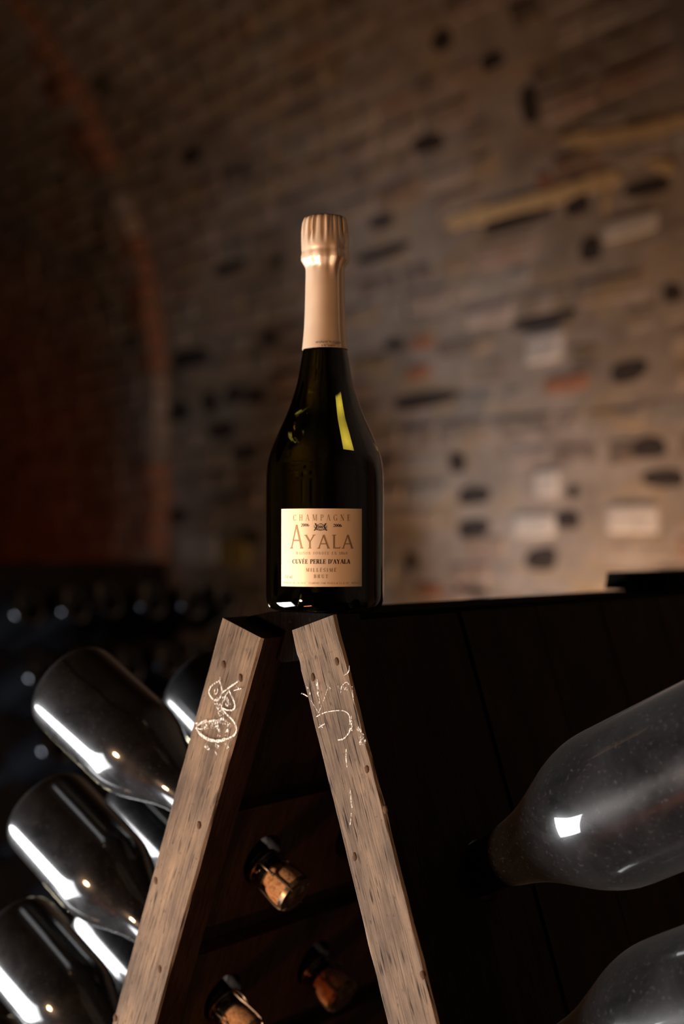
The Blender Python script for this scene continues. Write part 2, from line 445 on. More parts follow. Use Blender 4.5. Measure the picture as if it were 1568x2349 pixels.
def lay(wall, s0, s1, off, q0, q1, limit, seed):
    rnd = random.Random(seed); cells = []
    course = 0; q = q0
    while q < q1:
        s = s0 + (rnd.random() * .12)
        while s < s1 - .05:
            kind = rnd.choices(('full', 'half', 'long', 'mid'), (5, 3, 2, 3))[0]
            me, w_, v, f = rnd.choice(tmpl[kind])
            if s + w_ > s1: kind = 'half'; me, w_, v, f = rnd.choice(tmpl['half'])
            sc_ = s + w_ / 2; s += w_ + .014 + rnd.random() * .01
            if s - .01 > s1 + .02: break
            P = wallp(sc_, q, off); x, y = proj(P)
            D = (P - EYE).dot(F_)
            if D < 1 or not (-160 < x < 1740 and -160 < y < 1480): continue
            if wall is wall_r and blocked(sc_, q, w_): continue
            cells.append((D, sc_, q + rnd.uniform(-.004, .004), me, v, f, off + rnd.uniform(-.0045, .004), rnd.uniform(-.02, .02)))
        q += BH + .015; course += 1
    cells.sort(key=lambda c: c[0])
    room = limit
    for c in cells[:room]:
        o = bpy.data.objects.new('brick', c[3]); COL.objects.link(o); o.parent = wall
        o.matrix_local = wall_matrix(c[1], c[2], c[6]) @ Matrix.Rotation(c[7], 4, 'Y')
    mb = MB()
    for c in cells[room:]:
        m = wall_matrix(c[1], c[2], c[6]) @ Matrix.Rotation(c[7], 4, 'Y')
        mb.add([m @ Vector(p) for p in c[4]], c[5])
    if mb.v:
        tag(mb.build('brickwork', M['brick_i'], wall), kind='stuff')
    return len(cells)
nA = lay(wall_r, -1.6, S_ARRIS, 0, 1.15, QMAX - .1, 300 - len(spec), 3)
nB = lay(wall_f, S_ARRIS + .01, 6.3, PROUD, 1.15, QMAX - .1, 300, 4)

def stone_geo(w_, h_, seed, out, e=2.6, wb=1.0):
    """rounded irregular stone"""
    rnd = random.Random(seed); n = 12; v = []; f = []
    ph = rnd.random() * 6
    def ringp(k, sc_, y):
        a = 2 * math.pi * (k + .5) / n
        cx, sx = math.cos(a), math.sin(a)
        rx = abs(cx) ** (2 / e) * (1 if cx > 0 else -1); rz = abs(sx) ** (2 / e) * (1 if sx > 0 else -1)
        wob = 1 + wb * (.09 * math.sin(2 * a + ph) + .06 * math.sin(3 * a + ph * 2))
        return (rx * w_ / 2 * sc_ * wob, y, rz * h_ / 2 * sc_ * wob)
    rings = [(1, -.05), (1, out - .006), (.8, out), ]
    for sc_, y in rings: v += [ringp(k, sc_, y) for k in range(n)]
    for i in range(2):
        for k in range(n): f.append((i * n + k, i * n + (k + 1) % n, (i + 1) * n + (k + 1) % n, (i + 1) * n + k))
    f.append(tuple(2 * n + k for k in range(n))); f.append(tuple(range(n))[::-1]); return v, f
for i, (s, q, ww, hh, k) in enumerate(spec):
    v, f = stone_geo(ww, hh, i, {'d': .004, 'p': .011, 'y': .009, 'r': .008}[k], 2.8 if k == 'd' else 7, 1.0 if k == 'd' else .35)
    o = mesh('brick', v, f, M[{'d': 'pit_dark', 'p': 'brick_pale', 'y': 'brick_yellow', 'r': 'brick_red'}[k]], wall_r)
    o.matrix_local = wall_matrix(s, q, 0)
    o['label'] = {'d': 'nearly black pit in the brickwork, its shade painted on', 'p': 'pale limestone block in the brickwork', 'y': 'ochre yellow brick', 'r': 'orange red brick'}[k]
# pale render smeared along the springing of an old arch
def band(pts, wid, seed):
    v = []; f = []; P = []
    for a, b in zip(pts[:-1], pts[1:]):
        for k in range(8): P.append((a[0] + (b[0] - a[0]) * k / 8, a[1] + (b[1] - a[1]) * k / 8))
    P.append(pts[-1])
    for i, (x, y) in enumerate(P):
        hw = wid * (.75 + .5 * noise.noise(Vector((i * .45, seed, 0)))) * min(1, .3 + .35 * min(i, len(P) - 1 - i)) / 2
        for m, off in ((-1, -.01), (-.75, .012), (.75, .012), (1, -.01)):
            s, q = px2wall(x, y + m * hw); v.append(wallp(s, q, off))
    for i in range(len(P) - 1):
        for j in range(3): f.append((4 * i + j, 4 * i + j + 1, 4 * i + j + 5, 4 * i + j + 4))
    return mesh('mortar_band', v, f, M['mortar_band'], wall_r, 60)
band([(1030, 512), (1140, 485), (1262, 453), (1381, 414), (1435, 400)], 56, 1)
band([(1300, 322), (1422, 312), (1500, 298), (1600, 272)], 60, 2)
band([(1398, 405), (1400, 500)], 48, 5)
band([(1490, 375), (1560, 385)], 44, 6)

# quoins down the arris of the far section (red brick mixed with common brick)
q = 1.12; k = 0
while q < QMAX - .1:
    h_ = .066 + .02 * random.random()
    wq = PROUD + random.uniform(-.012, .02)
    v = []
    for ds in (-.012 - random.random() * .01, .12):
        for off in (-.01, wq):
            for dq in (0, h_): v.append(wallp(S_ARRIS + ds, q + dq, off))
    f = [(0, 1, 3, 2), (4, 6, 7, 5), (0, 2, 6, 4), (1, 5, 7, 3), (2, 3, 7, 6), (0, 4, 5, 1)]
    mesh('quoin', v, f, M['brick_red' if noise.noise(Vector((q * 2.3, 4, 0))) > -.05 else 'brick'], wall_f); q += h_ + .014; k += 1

# ------------------------------------------------------------------ riddling rack
YAW = math.radians(37)
Bp = at(745, 1400, 1.06)
D_ = Vector((math.sin(YAW), math.cos(YAW), 0)); N_ = Vector((math.cos(YAW), -math.sin(YAW), 0))
RO = Bp - D_ * .05                      # front end of the ridge
RIDGE = RO.z
RM = Matrix.Translation(RO) @ Matrix.Rotation(-YAW, 4, 'Z')
RMI = RM.inverted()
def front(x, y, s=0.0):
    """rack-local point of the plane y=s seen at a pixel"""
    r = ray(x, y); P0 = RO + D_ * s; t = (P0 - EYE).dot(D_) / r.dot(D_)
    return RMI @ (EYE + r * t)
UL, ZL, UR, ZR = -.0583, -.0052, .0475, .0004
LEN = 1.52
def bl(side, s, b, c):
    """board coordinates -> rack local: s along the ridge, b down the board, c outward"""
    if side == 'L': return Vector((UL - b * math.sin(TL) - c * math.cos(TL), s, ZL - b * math.cos(TL) + c * math.sin(TL)))
    return Vector((UR + b * math.sin(TR) + c * math.cos(TR), s, ZR - b * math.cos(TR) + c * math.sin(TR)))
LL = (RIDGE + ZL) / math.cos(TL) - .002; LR = (RIDGE + ZR) / math.cos(TR) - .002
HOLE = {'L': .0212, 'R': .0225}; C0 = {'L': .085, 'R': .104}; DCOL, ROW0 = .12, .197
DROW = {'L': .125, 'R': .142}
NROW = 9
def plank(side, s0, s1, b0, b1, c0, c1, holes):
    """board with real round holes; holes: list of (s,b) inside, ordered by b"""
    mb = MB(); n = 24
    cuts = [b0]
    if holes:
        for (a, b) in zip(holes[:-1], holes[1:]): cuts.append((a[1] + b[1]) / 2)
    cuts.append(b1)
    for i in range(len(cuts) - 1):
        ca, cb = cuts[i], cuts[i + 1]
        if holes:
            hs, hb = holes[i]
            out_, in_ = [], []
            for k in range(n):
                a = 2 * math.pi * (k + .5) / n; dx, dy = math.cos(a), math.sin(a)
                tx = ((s1 - hs) if dx > 0 else (hs - s0)) / max(abs(dx), 1e-6); ty = ((cb - hb) if dy > 0 else (hb - ca)) / max(abs(dy), 1e-6)
                # keep the four corners exact
                t = min(tx, ty); out_.append((hs + dx * t, hb + dy * t)); in_.append((hs + dx * HOLE[side], hb + dy * HOLE[side]))
            corners = [(s1, cb), (s0, cb), (s0, ca), (s1, ca)]
            for cx in corners:
                kk = min(range(n), key=lambda k: (out_[k][0] - cx[0]) ** 2 + (out_[k][1] - cx[1]) ** 2); out_[kk] = cx
            vv = [bl(side, p[0], p[1], c1) for p in out_] + [bl(side, p[0], p[1], c1) for p in in_] + \
                 [bl(side, p[0], p[1], c0) for p in out_] + [bl(side, p[0], p[1], c0) for p in in_]
            ff = []
            for k in range(n):
                k2 = (k + 1) % n
                ff += [(k, k2, n + k2, n + k), (2 * n + k2, 2 * n + k, 3 * n + k, 3 * n + k2), (n + k, n + k2, 3 * n + k2, 3 * n + k)]
            mb.add(vv, ff)
        else:
            vv = [bl(side, s, b, c1) for s, b in ((s0, ca), (s1, ca), (s1, cb), (s0, cb))] + [bl(side, s, b, c0) for s, b in ((s0, ca), (s1, ca), (s1, cb), (s0, cb))]
            mb.add(vv, [(0, 1, 2, 3), (7, 6, 5, 4)])
    vv = [bl(side, s, b, c) for c in (c0, c1) for s, b in ((s0, b0), (s1, b0), (s1, b1), (s0, b1))]
    mb.add(vv, [(0, 1, 5, 4), (1, 2, 6, 5), (2, 3, 7, 6), (3, 0, 4, 7)])
    return mb
def stile(side, s0, s1, length, seed):
    """the sawn edge timber, slightly worn"""
    rnd = random.Random(seed); c0, c1 = -.042, .0; ch = .0016; rings = []
    pts = [(s0 + ch, c1), (s0, c1 - ch), (s0, c0 + ch), (s0 + ch, c0), (s1 - ch, c0), (s1, c0 + ch), (s1, c1 - ch), (s1 - ch, c1)]
    nb = 260; v = []; f = []
    for i in range(nb + 1):
        b = length * i / nb
        for k, (s, c) in enumerate(pts):
            e = .0007 * noise.noise(Vector((b * 40, k * 3.1, seed))) + .0006 * noise.noise(Vector((b * 9, k * 1.7, seed + 5)))
            chip = max(0, noise.noise(Vector((b * 60, (k // 2) * 7.7, seed + 9))) - .62) * .004
            ss = s + (e * .3 + chip * (1 if s < (s0 + s1) / 2 else -1)) * 1.0; cc = c + e - chip * (1 if c > -.02 else -1)
            v.append(bl(side, ss, b + (.0012 * noise.noise(Vector((s * 90, c * 90, seed))) if i == 0 else 0), cc))
    for i in range(nb):
        for k in range(8): f.append((i * 8 + k, i * 8 + (k + 1) % 8, (i + 1) * 8 + (k + 1) % 8, (i + 1) * 8 + k))
    f.append(tuple(range(8))[::-1]); f.append(tuple(nb * 8 + k for k in range(8)))
    return v, f

def make_rack(ncol, name='riddling_rack'):
    root = empty(name)
    end = C0['R'] + DCOL * (ncol - .5)
    st = {}
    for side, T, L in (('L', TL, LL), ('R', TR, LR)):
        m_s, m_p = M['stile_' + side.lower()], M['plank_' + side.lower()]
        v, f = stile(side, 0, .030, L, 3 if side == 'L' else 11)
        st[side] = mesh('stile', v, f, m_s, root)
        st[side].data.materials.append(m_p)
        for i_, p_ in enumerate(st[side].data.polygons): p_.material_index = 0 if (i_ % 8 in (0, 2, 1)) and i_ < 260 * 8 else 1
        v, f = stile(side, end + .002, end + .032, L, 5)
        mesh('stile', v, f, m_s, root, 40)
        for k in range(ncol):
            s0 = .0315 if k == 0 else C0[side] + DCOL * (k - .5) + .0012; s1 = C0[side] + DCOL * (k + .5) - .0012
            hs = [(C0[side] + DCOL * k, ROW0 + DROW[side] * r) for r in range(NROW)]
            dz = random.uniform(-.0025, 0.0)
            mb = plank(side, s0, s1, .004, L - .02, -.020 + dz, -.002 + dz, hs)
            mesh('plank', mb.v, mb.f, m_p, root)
        for r in range(NROW):                  # inner rails, one along each row of holes
            b = ROW0 + DROW[side] * r
            mb = MB(); hs = [C0[side] + DCOL * k for k in range(ncol)]
            # rail as plank with swapped axes: build cell by cell
            cells = MB()
            for k in range(ncol):
                s0 = .0315 if k == 0 else C0[side] + DCOL * (k - .5); s1 = C0[side] + DCOL * (k + .5)
                c = plank(side, s0, s1, b - .050, b + .050, -.036, -.0226, [(C0[side] + DCOL * k, b)])
                cells.add(c.v, c.f)
            mesh('rail', cells.v, cells.f, m_p, root)
    # cap timber closing the V between the leaves
    pts = [(UL + .006, -.0052), (UL + .0036, -.0185), (UL + .040, -.038), (UR - .040, -.034), (UR - .0036, -.014), (UR - .006, -.0006), (UL + .03, -.0006)]
    s0, s1 = .022, end; n = len(pts)
    v = [(p[0], s0, p[1]) for p in pts] + [(p[0], s1, p[1]) for p in pts]
    f = [tuple(range(n)), tuple(range(n, 2 * n))[::-1]] + [((i + 1) % n, i, i + n, (i + 1) % n + n) for i in range(n)]
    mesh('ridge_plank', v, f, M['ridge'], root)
    return root, st

rack, stiles = make_rack(7)
rack.matrix_world = RM
tag(rack, 'A-shaped wooden riddling rack with chalk-marked sawn ends under the standing bottle', 'wine rack')

# nails in the sawn ends
def nail(side, x, y, r=.0026, seed=0):
    p = front(x, y); mb = MB(); n = 9; rnd = random.Random(seed)
    for j, (rr, yy) in enumerate(((r, .0006), (r * .92, -.0002), (r * .5, -.0006))):
        for k in range(n):
            a = 2 * math.pi * k / n; q_ = 1 + .15 * rnd.uniform(-1, 1)
            mb.v.append(Vector((p.x + rr * q_ * .75 * math.cos(a), yy, p.z + rr * q_ * 1.15 * math.sin(a))))
    for j in range(2):
        for k in range(n): mb.f.append((j * n + k, j * n + (k + 1) % n, (j + 1) * n + (k + 1) % n, (j + 1) * n + k))
    mb.f.append(tuple(2 * n + k for k in range(n)))
    mb.build('nail', M['nail'], stiles[side], 60)
for i, (sd, x, y) in enumerate([('L', 512, 1524), ('L', 551, 1555), ('L', 456, 1892), ('L', 357, 2020), ('L', 366, 2222), ('L', 264, 2336),
                  ('R', 717, 1554), ('R', 772, 1517), ('R', 841, 1765), ('R', 883, 1857), ('R', 813, 1966), ('R', 968, 2236)]):
    nail(sd, x, y, .0029, i)

# chalk strokes
def zp(p): return (400 + p[0] / 3.136, 1370 + p[1] / 3.136)
def chalk(side, strokes, mat, seed):
    mb = MB(); lay_ = 0
    for pts, wd in strokes:
        P = [front(*zp(p)) for p in pts]
        Q = []
        for a, b in zip(P[:-1], P[1:]):
            m = max(2, int((b - a).length / .0012))
            for k in range(m): Q.append(a.lerp(b, k / m))
        Q.append(P[-1]); lay_ += 1
        # light smoothing
        for _ in range(3): Q = [Q[0]] + [(Q[i - 1] + Q[i] * 2 + Q[i + 1]) / 4 for i in range(1, len(Q) - 1)] + [Q[-1]]
        b0 = len(mb.v)
        for i, p in enumerate(Q):
            t = (Q[min(i + 1, len(Q) - 1)] - Q[max(i - 1, 0)]); nn = Vector((-t.z, 0, t.x)).normalized()
            ww = wd * .42 * (1 + .45 * noise.noise(Vector((i * .5, seed + lay_, 0)))) / 3190
            yy = -.00125 - lay_ * .00002
            mb.v += [Vector((p.x, yy, p.z)) + nn * ww, Vector((p.x, yy, p.z)) - nn * ww]
        for i in range(len(Q) - 1): mb.f.append((b0 + 2 * i, b0 + 2 * i + 1, b0 + 2 * i + 3, b0 + 2 * i + 2))
    o = mb.build('chalk_mark', mat, stiles[side]); return o
chalk('L', [([(330, 600), (285, 625), (258, 655), (252, 690), (275, 725), (305, 752), (330, 735), (348, 700), (350, 660), (338, 620), (330, 600)], 4.5),
  ([(335, 575), (338, 620)], 2.5), ([(300, 660), (290, 692), (305, 705), (322, 680), (318, 655)], 2.5),
  ([(352, 685), (385, 660), (425, 632), (475, 600)], 4.5), ([(392, 655), (412, 695), (432, 735), (447, 785), (430, 812), (395, 815), (350, 797)], 4.8),
  ([(345, 795), (352, 755), (378, 705), (392, 680)], 3), ([(430, 672), (488, 655)], 2.5), ([(455, 640), (480, 665)], 2),
  ([(352, 800), (375, 835), (410, 865), (440, 900), (458, 950), (445, 990), (400, 1012), (345, 1030), (290, 1032), (240, 1015), (190, 980), (162, 945), (172, 915), (240, 895), (305, 882)], 5),
  ([(185, 970), (210, 1000), (265, 1028), (330, 1035), (375, 1018)], 8.5), ([(160, 908), (200, 900), (240, 880)], 4), ([(160, 940), (200, 950), (235, 930)], 4)], M['chalk'], 1)
chalk('L', [([(300, 730), (330, 790), (350, 850)], 22), ([(360, 700), (400, 780)], 18), ([(200, 930), (300, 910), (380, 880)], 20), ([(225, 1065), (260, 1090)], 12), ([(300, 1060), (330, 1080)], 10), ([(375, 1045), (392, 1085)], 10), ([(300, 1100), (312, 1140)], 6),
  ([(320, 900), (330, 1000)], 12), ([(400, 900), (380, 1000)], 12)], M['chalk2'], 2)
chalk('R', [([(1028, 858), (1060, 840), (1100, 824), (1160, 815), (1215, 812), (1252, 828), (1270, 860), (1268, 915)], 2.6), ([(1272, 940), (1262, 975), (1235, 1010), (1205, 1026), (1178, 1026)], 3.4),
  ([(918, 690), (945, 697), (966, 714)], 3.5), ([(1045, 937), (1068, 918), (1092, 908)], 3), ([(1050, 915), (1075, 938)], 2), ([(1243, 1090), (1240, 1150), (1248, 1222)], 2.4), ([(1270, 1372), (1276, 1450), (1285, 1512)], 2.6), ([(1279, 1550), (1270, 1640)], 2.2),
  ([(1205, 700), (1203, 655), (1222, 622), (1250, 600), (1262, 628)], 2.2), ([(1285, 640), (1295, 740)], 1.8), ([(1265, 492), (1265, 540), (1225, 562)], 2.2), ([(1035, 590), (1042, 660)], 2.6), ([(1110, 655), (1080, 745), (1046, 830)], 1.2), ([(990, 740), (1020, 790), (1046, 830)], 1.1)], M['chalk'], 3)
chalk('R', [([(1330, 930), (1345, 990), (1350, 1060)], 12), ([(1275, 850), (1280, 960)], 7), ([(1180, 640), (1250, 660)], 8), ([(1100, 620), (1130, 660)], 5), ([(960, 640), (985, 700)], 5), ([(1360, 980), (1385, 1050)], 6), ([(1030, 600), (1050, 780)], 6)], M['chalk2'], 4)
# scraped pale V beside the nail
# batten lying on top of the ridge farther along
tb = MB(); s0, s1 = .58, C0['R'] + DCOL * 6.3
tb.add([(u, s, z) for s in (s0, s1) for u, z in ((-.036, .0006), (.036, .0006), (.033, .0185), (-.033, .0185))], [(0, 1, 2, 3), (7, 6, 5, 4), (0, 4, 5, 1), (1, 5, 6, 2), (2, 6, 7, 3), (3, 7, 4, 0)])
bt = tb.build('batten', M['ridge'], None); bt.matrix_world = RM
tag(bt, 'short black batten lying on the ridge of the rack at the right edge', 'batten')

# ------------------------------------------------------------------ bottles
K = 1.0613 / FPX
# silhouette of the standing bottle: (half width px, y px)
HERO = [(112, 1401), (126, 1395), (132, 1384), (134.3, 1368), (134.6, 1330), (134.6, 1250), (134.6, 1170), (134.6, 1120), (133.6, 1085), (129.5, 1055), (120, 1026), (108, 997), (95, 969), (83, 940), (73.3, 912), (65, 884), (59.3, 856), (54.6, 828), (50.5, 803), (47.5, 780), (45.5, 745), (44, 700), (43, 640), (42, 600), (41, 560)]
prof = spline([(h * K, (1402 - y) * K) for h, y in HERO], 4)
hero = empty('champagne_bottle')
BC = Bp.copy(); hero.location = (BC.x, BC.y, RIDGE + .0)
tag(hero, 'upright dark champagne bottle with peach foil and cream label on top of rack', 'bottle')
zoff = 0.0
v, f = lathe([(0, .028), (.012, .024), (.024, .012), (.031, .002), (.033, .0)] + prof + [(0, prof[-1][1])], 128)
mesh('glass_body', v, f, M['glass'], hero, 50)
# foil capsule
ztop = (1402 - 497) * K
FO = [(51.6, 804), (50.2, 790), (48, 765), (46.6, 745), (45.3, 710), (44.6, 680), (43.9, 650), (43.4, 630), (43.2, 618), (45, 611), (49.5, 603), (52.6, 597), (53.2, 588), (52.3, 580), (53.2, 572), (53.3, 562), (52.6, 550), (51.6, 540), (50.6, 527), (49.2, 515), (47.5, 507), (44, 501), (36, 497.5), (20, 496.5)]
fz = [((1402 - y) * K) for h, y in FO]
def foil_disp(a, z, r):
    d = 0.0
    zt0, zt1 = (1402 - 562) * K, (1402 - 500) * K
    if z > zt0 - .002:
        t = min(1, (z - zt0 + .002) / .012) * (1 if z < zt1 else .5)
        w_ = math.sin(a * 17 + 1.4 * math.sin(a * 3)) + .5 * math.sin(a * 29 + 1)
        d += .00075 * t * w_
        d -= .0012 * t * max(0, math.sin(a * 5 + .4)) ** 6
    # facets of the wire hood and the twisted loop under the foil
    zc = (1402 - 600) * K
    g = math.exp(-((z - zc) / .006) ** 2)
    d += g * .0007 * math.sin(a * 4 + .6) + g * .0004 * math.sin(a * 13)
    a0 = math.radians(-62); da = (a - a0 + math.pi) % (2 * math.pi) - math.pi
    d += .0022 * math.exp(-(da / .13) ** 2 - ((z - zc - .001) / .009) ** 2)
    d -= .0014 * math.exp(-((da + .28) / .12) ** 2 - ((z - zc) / .008) ** 2)
    d += .0016 * math.exp(-((da - .45) / .12) ** 2 - ((z - zc + .001) / .007) ** 2)
    # long lap seam down the neck
    s0 = math.radians(-48); ds = (a - s0 + math.pi) % (2 * math.pi) - math.pi
    d += .00045 / (1 + math.exp(-ds * 60)) * math.exp(-(max(ds, 0) / .5) ** 2)
    return d
fp = [(h * K + .0004, (1402 - y) * K) for h, y in FO]
fps = spline(fp, 3)
v, f = lathe([(fp[0][0] - .0006, fp[0][1])] + fps + [(0, fp[-1][1] + .0002)], 160, foil_disp)
foil = mesh('foil_capsule', v, f, M['foil'], hero, 55)
# foil lettering + label via the bottle's own surface
Bc = Vector((BC.x, BC.y))
def surf(x, y, rad):
    """(angle, height) on the cylinder of radius rad at the bottle's axis seen at pixel"""
    r = ray(x, y); o = Vector((EYE.x - Bc.x, EYE.y - Bc.y)); d = Vector((r.x, r.y))
    A = d.dot(d); Bq = o.dot(d); Cq = o.dot(o) - rad * rad; disc = max(Bq * Bq - A * Cq, 0)
    t = (-Bq - math.sqrt(disc)) / A; P = EYE + r * t
    return math.atan2(P.y - Bc.y, P.x - Bc.x), P.z - hero.location.z
RB = 134.6 * K
def cylpatch(a0, a1, z0, z1, r0, r1, na=48, nz_=8, zt=None):
    v = []; f = []
    for rr in (r1, r0):
        for i in range(na + 1):
            for j in range(nz_ + 1):
                a = a0 + (a1 - a0) * i / na; z = z0 + (z1 - z0) * j / nz_
                v.append((rr * math.cos(a), rr * math.sin(a), z))
    m = (na + 1) * (nz_ + 1)
    for i in range(na):
        for j in range(nz_):
            q = (i * (nz_ + 1) + j, (i + 1) * (nz_ + 1) + j, (i + 1) * (nz_ + 1) + j + 1, i * (nz_ + 1) + j + 1)
            f.append(q); f.append(tuple(x + m for x in q[::-1]))
    for i in range(na):
        for j in (0, nz_):
            a, b = i * (nz_ + 1) + j, (i + 1) * (nz_ + 1) + j; f.append((a, b, b + m, a + m))
    for j in range(nz_):
        for i in (0, na):
            a, b = i * (nz_ + 1) + j, i * (nz_ + 1) + j + 1; f.append((a, b, b + m, a + m))
    return v, f
aL, zT = surf(645.5, 1167, RB); aR, _ = surf(829, 1168, RB); _, zB = surf(737, 1346, RB); _, zT = surf(737, 1166.5, RB)
v, f = cylpatch(aL, aR, zB, zT, RB - .0002, RB + .0002)
label = mesh('paper_label', v, f, M['paper'], hero, 40)

# serif lettering drawn with pen strokes
TH, TN = .15, .045
def seg(x0, y0, x1, y1, w_): return ('l', x0, y0, x1, y1, w_)
def arc(cx, cy, rx, ry, a0, a1): return ('a', cx, cy, rx, ry, a0, a1)
def sf(x, y, w_=.30): return seg(x - w_ / 2, y, x + w_ / 2, y, TN)
def stem(x, y0=0, y1=1, s0=True, s1=True, w_=TH):
    L = [seg(x, y0, x, y1, w_)]
    if s0: L.append(sf(x, y0 + TN / 2))
    if s1: L.append(sf(x, y1 - TN / 2))
    return L
hb, tb_ = TN / 2, 1 - TN / 2
GL = {
 'A': (.80, [seg(.10, 0, .40, 1, TN * 1.2), seg(.40, 1, .70, 0, TH), seg(.19, .32, .60, .32, TN), sf(.10, hb, .24), sf(.70, hb, .28)]),
 'B': (.72, stem(.2) + [seg(.2, tb_, .38, tb_, TN), arc(.36, .755, .22, .225, 90, -90), seg(.2, .52, .4, .52, TN), arc(.38, .27, .26, .25, 90, -90), seg(.2, hb, .4, hb, TN)]),
 'C': (.76, [arc(.42, .5, .32, .475, 48, 312), seg(.66, .68, .66, .98, TN), seg(.66, .05, .66, .3, TN)]),
 'D': (.80, stem(.2) + [seg(.2, tb_, .38, tb_, TN), arc(.36, .5, .34, .478, 90, -90), seg(.2, hb, .38, hb, TN)]),
 'E': (.68, stem(.2) + [seg(.2, tb_, .6, tb_, TN), seg(.2, .52, .48, .52, TN), seg(.2, hb, .62, hb, TN), seg(.59, .72, .59, 1, TN), seg(.61, 0, .61, .28, TN), seg(.47, .40, .47, .64, TN)]),
 'F': (.64, stem(.2) + [seg(.2, tb_, .6, tb_, TN), seg(.2, .5, .48, .5, TN), seg(.59, .72, .59, 1, TN), seg(.47, .38, .47, .62, TN)]),
 'G': (.80, [arc(.42, .5, .32, .475, 48, 320), seg(.66, .68, .66, .98, TN), seg(.66, .05, .66, .42, TH * .9), sf(.66, .42, .26)]),
 'H': (.84, stem(.2) + stem(.64) + [seg(.2, .51, .64, .51, TN)]),
 'I': (.40, stem(.2)),
 'L': (.66, stem(.2) + [seg(.2, hb, .60, hb, TN), seg(.59, 0, .59, .32, TN)]),
 'M': (1.0, stem(.17, w_=TN) + stem(.83) + [seg(.19, 1, .5, .05, TH), seg(.5, .05, .80, 1, TN)]),
 'N': (.86, stem(.18, w_=TN) + stem(.70, 0, 1, False, True, TN) + [seg(.18, 1, .70, 0.0, TH)]),
 'O': (.82, [arc(.41, .5, .33, .475, 0, 360)]),
 'P': (.68, stem(.2) + [seg(.2, tb_, .38, tb_, TN), arc(.36, .735, .24, .243, 90, -90), seg(.2, .49, .38, .49, TN)]),
 'R': (.78, stem(.2) + [seg(.2, tb_, .38, tb_, TN), arc(.36, .755, .22, .223, 90, -90), seg(.2, .53, .38, .53, TN), seg(.42, .53, .66, .02, TH), sf(.68, hb, .14)]),
 'S': (.62, [arc(.31, .735, .19, .243, 35, 270), arc(.31, .265, .21, .243, 90, -145), seg(.49, .7, .49, .98, TN), seg(.11, .02, .11, .3, TN)]),
 'T': (.72, stem(.36, 0, 1, True, False) + [seg(.06, tb_, .66, tb_, TN), seg(.07, .7, .07, 1, TN), seg(.65, .7, .65, 1, TN)]),
 'U': (.82, [seg(.2, 1, .2, .3, TH), arc(.425, .3, .225, .277, 180, 360), seg(.65, .3, .65, 1, TN), sf(.2, tb_), sf(.65, tb_, .24)]),
 'V': (.80, [seg(.14, 1, .42, 0, TH), seg(.42, 0, .68, 1, TN), sf(.14, tb_), sf(.68, tb_, .24)]),
 'Y': (.80, [seg(.14, 1, .41, .48, TH), seg(.41, .48, .68, 1, TN), seg(.41, 0, .41, .5, TH), sf(.14, tb_), sf(.68, tb_, .24), sf(.41, hb)]),
 'a': (.86, [seg(.08, 0, .43, 1, .065), seg(.43, 1, .78, 0, .105), seg(.20, .34, .66, .34, .06), sf(.08, hb, .2), sf(.78, hb, .2)]),   # low-contrast capitals of the house name
 'y': (.86, [seg(.12, 1, .44, .48, .11), seg(.44, .48, .74, 1, .065), seg(.44, 0, .44, .5, .10), sf(.12, tb_, .2), sf(.74, tb_, .2), sf(.44, hb, .22)]),
 'l': (.62, [seg(.18, 0, .18, 1, .11), seg(.18, .035, .60, .035, .07), seg(.59, 0, .61, .12, .05), sf(.18, tb_, .26)]),
 '0': (.62, [arc(.31, .5, .22, .475, 0, 360)]),
 '1': (.42, stem(.24, 0, 1, True, False) + [seg(.24, .98, .08, .86, TN)]),
 '2': (.60, [arc(.30, .72, .20, .255, 170, -20), seg(.48, .62, .10, .05, TN * 1.6), seg(.08, .05, .52, .05, TH * .7), seg(.53, .0, .53, .25, TN)]),
 '5': (.60, [seg(.16, .95, .5, .95, TH * .7), seg(.16, .95, .15, .55, TN), arc(.28, .33, .23, .31, 130, -150)]),
 '6': (.60, [arc(.30, .3, .21, .28, 0, 360), arc(.42, .5, .33, .47, 100, 195)]),
 '7': (.56, [seg(.06, .95, .52, .95, TH * .7), seg(.52, .95, .24, 0, TH)]),
 '8': (.60, [arc(.30, .74, .18, .235, 0, 360), arc(.30, .26, .22, .24, 0, 360)]),
 'm': (.9, [seg(.12, 0, .12, .6, TH), arc(.27, .42, .15, .18, 180, 0), seg(.42, 0, .42, .45, TH), arc(.57, .42, .15, .18, 180, 0), seg(.72, 0, .72, .45, TH)]),
 'j': (.3, [seg(.15, 0, .15, 1, TH)]),
 "'": (.26, [seg(.13, 1, .10, .72, TH * .9)]), '.': (.3, [seg(.12, .0, .12, .12, TH)]), ' ': (.42, []),
 '&': (.8, [arc(.36, .76, .16, .22, 0, 360), arc(.34, .28, .24, .26, 60, 350), seg(.26, .6, .7, .02, TH)]),
}
GL['É'] = (GL['E'][0], GL['E'][1] + [seg(.32, 1.10, .48, 1.28, .07)])
GL['À'] = (GL['A'][0], GL['A'][1] + [seg(.48, 1.10, .32, 1.28, .07)])
GL['o'] = (.5, [arc(.25, .3, .18, .28, 0, 360)])

